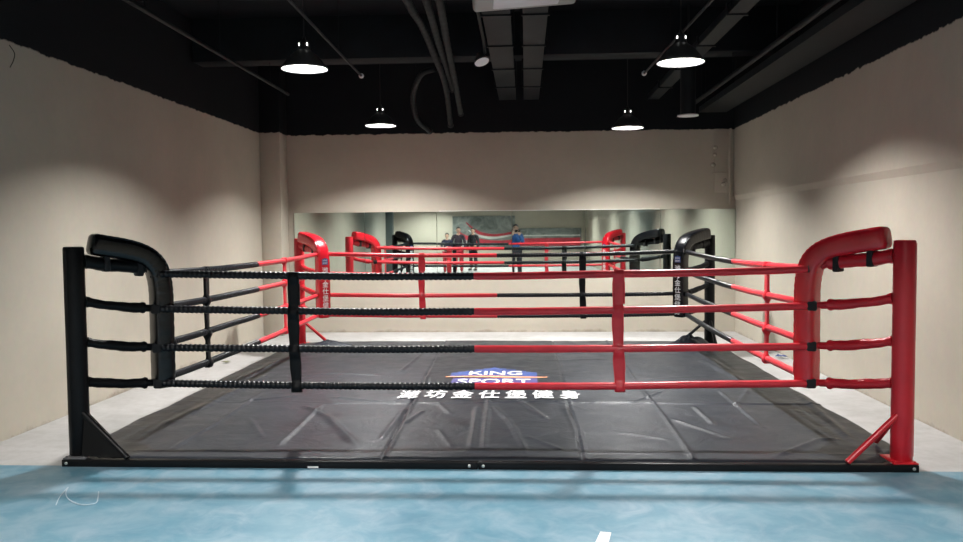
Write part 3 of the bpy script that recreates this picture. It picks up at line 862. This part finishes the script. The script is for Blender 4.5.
# ------------------------------------------------------------------ small things on the floor
def sheet(name, pts, z, mat, label, cat, th=.0015, crumple=.004):
    b = MB(); n = len(pts)
    cx, cy = sum(p[0] for p in pts) / n, sum(p[1] for p in pts) / n
    V = []
    for k, s in enumerate((1, .66, .33)):
        for i, (x, y) in enumerate(pts):
            V.append((cx + (x - cx) * s, cy + (y - cy) * s, z + crumple * (1 + noise.noise(Vector((x * 31, y * 31, k * 5.5))))))
    V.append((cx, cy, z + crumple))
    F = []
    for k in range(2):
        F += [(k * n + i, k * n + (i + 1) % n, (k + 1) * n + (i + 1) % n, (k + 1) * n + i) for i in range(n)]
    F += [(2 * n + i, 2 * n + (i + 1) % n, 3 * n) for i in range(n)]
    b.add(V, F); o = single(name, b, mat, label, cat, smooth=True)
    md = o.modifiers.new('thickness', 'SOLIDIFY'); md.thickness = th
    return o
sheet('paper_slip', [(.640, -1.33), (.705, -1.335), (.735, -1.185), (.680, -1.18)], .0035, M['paper'], 'white paper slip on the blue floor at the bottom edge', 'paper', crumple=.003)
sheet('plastic_scrap', [(3.25, 4.44), (3.31, 4.38), (3.395, 4.41), (3.37, 4.46), (3.32, 4.54), (3.28, 4.48)], .002, M['bluefilm'], 'crumpled dark blue plastic scrap on the pale floor by the right wall', 'scrap', crumple=.03)
sheet('leaf_scrap', [(-3.29, 4.08), (-3.21, 4.05), (-3.18, 4.11), (-3.23, 4.15), (-3.28, 4.13)], .002, M['leaf'], 'small crumpled olive scrap on the pale floor by the left wall', 'scrap', crumple=.02)
b = MB(); b.tube(catmull([(-2.36, -.86, .006), (-2.42, -.72, .006), (-2.47, -.55, .007), (-2.43, -.64, .006), (-2.36, -.74, .006), (-2.27, -.82, .006), (-2.20, -.85, .006), (-2.15, -.82, .006), (-2.19, -.72, .006), (-2.24, -.62, .006)], 8), .0030, 6)
single('loose_thread', b, M['thread'], 'tangled white thread lying on the blue floor before the black front post', 'thread')

# ------------------------------------------------------------------ hall behind the camera (seen in the mirrors)
t = thing('printed_backdrop', 'large grey mottled printed backdrop with red and white streaks on the rear wall', 'backdrop', (-1.2, YR + .03, 0))
b = MB(); b.box((0, 0, 1.45), (3.2, .03, 1.45)); b.build('cloth', M['mural'], t)
def streak(P, w, mat, name, t, y=.022):
    b = MB(); pts = catmull(P, 6); V = []
    for i, q in enumerate(pts):
        ww = w * (.35 + .65 * math.sin(PI * (i + .5) / len(pts)))
        V += [(q[0], y, q[1] + ww / 2), (q[0], y, q[1] - ww / 2), (q[0], y - .012, q[1] - ww / 2), (q[0], y - .012, q[1] + ww / 2)]
    F = []
    for i in range(len(pts) - 1):
        F += [(i * 4 + j, i * 4 + (j + 1) % 4, (i + 1) * 4 + (j + 1) % 4, (i + 1) * 4 + j) for j in range(4)]
    b.add(V, F); b.build(name, mat, t)
def s2(P): return [(x, z, 0) for x, z in P]
streak(s2([(-1.0, 1.9), (-.7, 1.62), (-.3, 1.38), (.4, 1.32), (1.5, 1.55)]), .16, M['bannerred'], 'red_streak', t, .032)
streak(s2([(-.9, 1.55), (-.4, 1.30), (.3, 1.22), (1.5, 1.42)]), .10, M['bannerwhite'], 'white_streak', t, .034)
streak(s2([(-1.4, 1.5), (-.9, 1.2), (.2, 1.0), (1.5, 1.1)]), .22, M['bannerred'], 'red_streak', t, .030)
t = thing('wall_banner', 'long low grey banner with a red band on the rear wall', 'banner', (1.9, YR + .03, 0))
b = MB(); b.box((0, 0, 1.15), (2.8, .03, .95)); b.build('cloth', M['mural'], t)
b = MB(); b.box((0, .017, 1.02), (2.7, .012, .34)); b.build('red_band', M['bannerred'], t)
b = MB(); b.box((0, .017, 1.30), (2.7, .012, .05)); b.build('white_band', M['bannerwhite'], t)

# ------------------------------------------------------------------ people
def skin_mesh(nodes, edges, root=0, sub=1, voxel=None):
    """nodes: list of (x, y, z, r); returns verts, faces of the grown skin"""
    me = bpy.data.meshes.new('tmp'); me.from_pydata([n[:3] for n in nodes], edges, [])
    o = bpy.data.objects.new('tmp', me); COL.objects.link(o)
    md = o.modifiers.new('skin', 'SKIN'); md.use_smooth_shade = True
    for i, n in enumerate(nodes):
        r = n[3]; rr = r if isinstance(r, tuple) else (r, r)
        me.skin_vertices[0].data[i].radius = rr
        me.skin_vertices[0].data[i].use_root = (i == root)
    s = o.modifiers.new('sub', 'SUBSURF'); s.levels = sub; s.render_levels = sub
    bpy.context.view_layer.update()
    m2 = bpy.data.meshes.new_from_object(o.evaluated_get(bpy.context.evaluated_depsgraph_get()))
    V = [tuple(v.co) for v in m2.vertices]; F = [tuple(p.vertices) for p in m2.polygons]
    bpy.data.objects.remove(o); bpy.data.meshes.remove(me); bpy.data.meshes.remove(m2)
    return V, F
def ellipsoid(b, c, r, n=20, m=14, deform=None, mi=0, z0=-1, z1=1):
    V, F = [], []
    for i in range(m + 1):
        ph = -PI / 2 + PI * i / m
        for j in range(n):
            a = 2 * PI * j / n
            q = Vector((math.cos(ph) * math.cos(a), math.cos(ph) * math.sin(a), math.sin(ph)))
            if deform: q = deform(q)
            V.append((c[0] + q.x * r[0], c[1] + q.y * r[1], c[2] + q.z * r[2]))
    F = [(i * n + j, i * n + (j + 1) % n, (i + 1) * n + (j + 1) % n, (i + 1) * n + j) for i in range(m) for j in range(n)]
    b.add(V, F, mi)
def person(name, label, loc, rz, H, arms, top_m, bot_m, group='people seen in the mirror', headturn=0):
    """local frame: faces +y. arms: {'L': (elbow, wrist, fingerdir), 'R': ...} for a 1.70 m figure"""
    k = H / 1.70
    t = thing(name, label, 'person', loc, rz, group)
    sh = {'L': Vector((-.175, 0, 1.385)), 'R': Vector((.175, 0, 1.385))}
    N, E = [], []
    def nd(x, y, z, r): N.append((x, y, z, r)); return len(N) - 1
    pel = nd(0, 0, .92, .125); wa = nd(0, .01, 1.06, (.125, .095)); ch = nd(0, .0, 1.25, (.15, .105)); up = nd(0, -.01, 1.385, (.10, .08)); nk = nd(0, 0, 1.455, .054); hb = nd(0, .015, 1.53, .058)
    E += [(pel, wa), (wa, ch), (ch, up), (up, nk), (nk, hb)]
    legs = {}
    for s, sg in (('L', -1), ('R', 1)):
        hp = nd(sg * .095, 0, .86, .088); th = nd(sg * .105, .005, .68, .078); kn = nd(sg * .11, .01, .48, .056); cf = nd(sg * .112, -.012, .34, .056); an = nd(sg * .115, -.02, .09, .038); hl = nd(sg * .118, .03, .045, .040); to = nd(sg * .13, .14, .032, .032)
        E += [(pel, hp), (hp, th), (th, kn), (kn, cf), (cf, an), (an, hl), (hl, to)]
        legs[s] = [hp, th, kn, cf, an, hl, to]
    armn = {}
    for s, sg in (('L', -1), ('R', 1)):
        el, wr, fd = [Vector(q) for q in arms[s]]
        a0 = nd(*sh[s], .052); m1 = sh[s].lerp(el, .5); a1 = nd(*m1, .046); a2 = nd(*el, .039); m2 = el.lerp(wr, .4); a3 = nd(*m2, .037); a4 = nd(*wr, .026)
        E += [(up, a0), (a0, a1), (a1, a2), (a2, a3), (a3, a4)]
        armn[s] = [a0, a1, a2, a3, a4]
    V, F = skin_mesh(N, E, pel, 1)
    b = MB(); b.add(V, F)
    hc = Vector((0, .025, 1.60))
    def hd(q):
        q = q.copy()
        if q.z < 0: q.x *= 1 - .22 * (-q.z) ; q.y = q.y * (1 - .10 * -q.z) + .10 * (-q.z) * (q.y > 0)
        return q
    ellipsoid(b, hc, (.075, .095, .112), deform=hd)
    b.add(*[[tuple(hc + Vector(v)) for v in ((-.014, .080, .02), (.014, .080, .02), (0, .098, .028), (-.020, .080, -.03), (.020, .080, -.03), (0, .118, -.022))], [(0, 1, 2), (0, 2, 5, 3), (2, 1, 4, 5), (3, 5, 4), (0, 3, 4, 1)]])
    for sg in (-1, 1): ellipsoid(b, hc + Vector((sg * .076, -.005, -.005)), (.012, .022, .034), 10, 8)
    # hands: palm and five fingers
    for s, sg in (('L', -1), ('R', 1)):
        el, wr, fd = [Vector(q) for q in arms[s]]
        fd.normalize(); fore = (wr - el).normalized()
        sidev = fd.cross(Vector((0, 1, 0)) if abs(fd.y) < .8 else Vector((0, 0, 1))).normalized()
        palmn = sidev.cross(fd).normalized()
        pc = wr + fd * .045
        R = Matrix((sidev, fd, palmn)).transposed()
        b.box(pc, (.074, .095, .028), rot=R)
        for q, (off, ln) in enumerate(((-.029, .062), (-.010, .074), (.010, .078), (.029, .070))):
            p0 = wr + fd * .078 + sidev * off
            p1 = p0 + fd * ln * .55 + palmn * .004; p2 = p1 + (fd * .8 + palmn * .6).normalized() * ln * .30; p3 = p2 + (fd * .5 + palmn * .85).normalized() * ln * .24
            b.tube([p0, p1, p2, p3], [.0095, .009, .008, .006], 8)
        th0 = wr + fd * .022 + sidev * .034 * -sg
        b.tube([th0, th0 + (fd * .6 - sidev * sg * .8).normalized() * .035, th0 + (fd * .9 - sidev * sg * .5).normalized() * .068], [.013, .011, .008], 8)
    o = b.build('body', M['skin'], t, smooth=True, angle=80)
    rm = o.modifiers.new('remesh', 'REMESH'); rm.mode = 'VOXEL'; rm.voxel_size = .009; rm.use_smooth_shade = True
    bpy.context.view_layer.update()
    m2 = bpy.data.meshes.new_from_object(o.evaluated_get(bpy.context.evaluated_depsgraph_get()))
    o.modifiers.clear(); o.data = m2
    # clothes grown on the same skeleton, a little wider
    def cloth(nm, idx, grow, mat, extra=()):
        mp = {q: i for i, q in enumerate(idx)}
        nn = []
        for q in idx:
            x, y, z, r = N[q]; r = r if isinstance(r, tuple) else (r, r)
            nn.append((x, y, z, (r[0] + grow, r[1] + grow)))
        ee = [(mp[a], mp[c]) for a, c in E if a in mp and c in mp]
        V, F = skin_mesh(nn, ee, 0, 1)
        b = MB(); b.add(V, F); return b.build(nm, mat, t, smooth=True, angle=80)
    cloth('jacket', [pel, wa, ch, up] + armn['L'] + armn['R'], .016, M[top_m])
    cloth('trousers', [pel] + legs['L'][:5] + legs['R'][:5], .020, M[bot_m])
    for s, sg in (('L', -1), ('R', 1)):
        b = MB(); ellipsoid(b, (sg * .122, .055, .045), (.052, .135, .048), 16, 10, deform=lambda q: Vector((q.x * (1 + .1 * q.y), q.y, max(q.z, -.88)))); b.build('shoe', M['shoe'], t, smooth=True)
    # hair, eyes, mouth
    b = MB()
    def hr(q):
        q = q.copy()
        if q.y > .25 and q.z < .35: q *= .86
        if q.z < -.25: q *= .84
        return q
    ellipsoid(b, hc + Vector((0, -.012, .016)), (.084, .100, .112), 24, 18, deform=hr); b.build('hair', M['hair'], t, smooth=True)
    for sg in (-1, 1):
        b = MB(); ellipsoid(b, hc + Vector((sg * .030, .086, .008)), (.013, .008, .007), 10, 8); b.build('eye', M['eye'], t, smooth=True)
    b = MB(); ellipsoid(b, hc + Vector((0, .089, -.052)), (.022, .008, .007), 10, 8); b.build('mouth', M['lip'], t, smooth=True)
    t.scale = (k, k, k)
    return t
down = {'L': ((-.25, -.02, 1.12), (-.26, .06, .88), (0, .1, -1)), 'R': ((.25, -.02, 1.12), (.26, .06, .88), (0, .1, -1))}
fold = {'L': ((-.25, -.02, 1.13), (-.10, .18, 1.06), (.9, .3, 0)), 'R': ((.25, -.02, 1.13), (.10, .20, 1.12), (-.9, .3, 0))}
hold = {'L': ((-.22, .13, 1.16), (-.105, .315, 1.40), (.25, .35, 1)), 'R': ((.22, .13, 1.16), (.105, .315, 1.40), (-.25, .35, 1))}
person('person', 'person in blue jacket and dark trousers holding up a phone before the ring', (.3085, -5.635, .003), 0, 1.70, hold, 'bluecloth', 'darkcloth')
person('person', 'shorter person in navy top and red trousers, leftmost of the three reflected together', (-2.36, -9.1, .002), math.radians(10), 1.45, fold, 'navycloth', 'redcloth')
person('person', 'taller person in dark plum top beside the shorter one, facing the mirror', (-1.98, -9.25, .002), math.radians(-6), 1.65, down, 'plumcloth', 'redcloth')
person('person', 'person all in dark clothes standing alone farther back in the mirror', (-1.62, -12.0, .002), math.radians(30), 1.63, down, 'darkcloth', 'darkcloth')
b = MB(); b.box((0, 0, 0), (.152, .0085, .074))
ph = b.build('smartphone', M['phone'], None, bevel=.0035); ph.location = (.3085 + .045, -5.2433 - .016, 1.5407 - .022)
tag(ph, 'black smartphone held up sideways by the person in the blue jacket', 'phone')

# ------------------------------------------------------------------ camera, world, colour
f, yaw, pit, roll, cx, cy, cz = 809.3477, .0542, -.05, -.009, .3085, -5.2433, 1.5407
fw = Vector((-math.sin(yaw) * math.cos(pit), math.cos(yaw) * math.cos(pit), math.sin(pit)))
r0 = Vector((math.cos(yaw), math.sin(yaw), 0)); u0 = r0.cross(fw)
rr = r0 * math.cos(roll) + u0 * math.sin(roll); uu_ = -r0 * math.sin(roll) + u0 * math.cos(roll)
cam = bpy.data.cameras.new('camera'); co = bpy.data.objects.new('camera', cam); COL.objects.link(co)
m4 = Matrix.Identity(4)
for i in range(3):
    m4[i][0], m4[i][1], m4[i][2] = rr[i], uu_[i], -fw[i]
m4.translation = Vector((cx, cy, cz)); co.matrix_world = m4
cam.sensor_fit = 'HORIZONTAL'; cam.sensor_width = 36; cam.lens = f / 963 * 36
cam.clip_start = .02; cam.clip_end = 100
scene.camera = co
w = bpy.data.worlds.new('world'); scene.world = w; w.use_nodes = True
w.node_tree.nodes['Background'].inputs['Color'].default_value = (.01, .011, .012, 1)
w.node_tree.nodes['Background'].inputs['Strength'].default_value = .1
vs = scene.view_settings
vs.view_transform = 'Standard'; vs.look = 'None'; vs.exposure = 0; vs.gamma = 1; vs.use_curve_mapping = False
scene.cycles.use_denoising = True
scene.cycles.max_bounces = 8; scene.cycles.diffuse_bounces = 5; scene.cycles.glossy_bounces = 5
scene.cycles.sample_clamp_indirect = 8
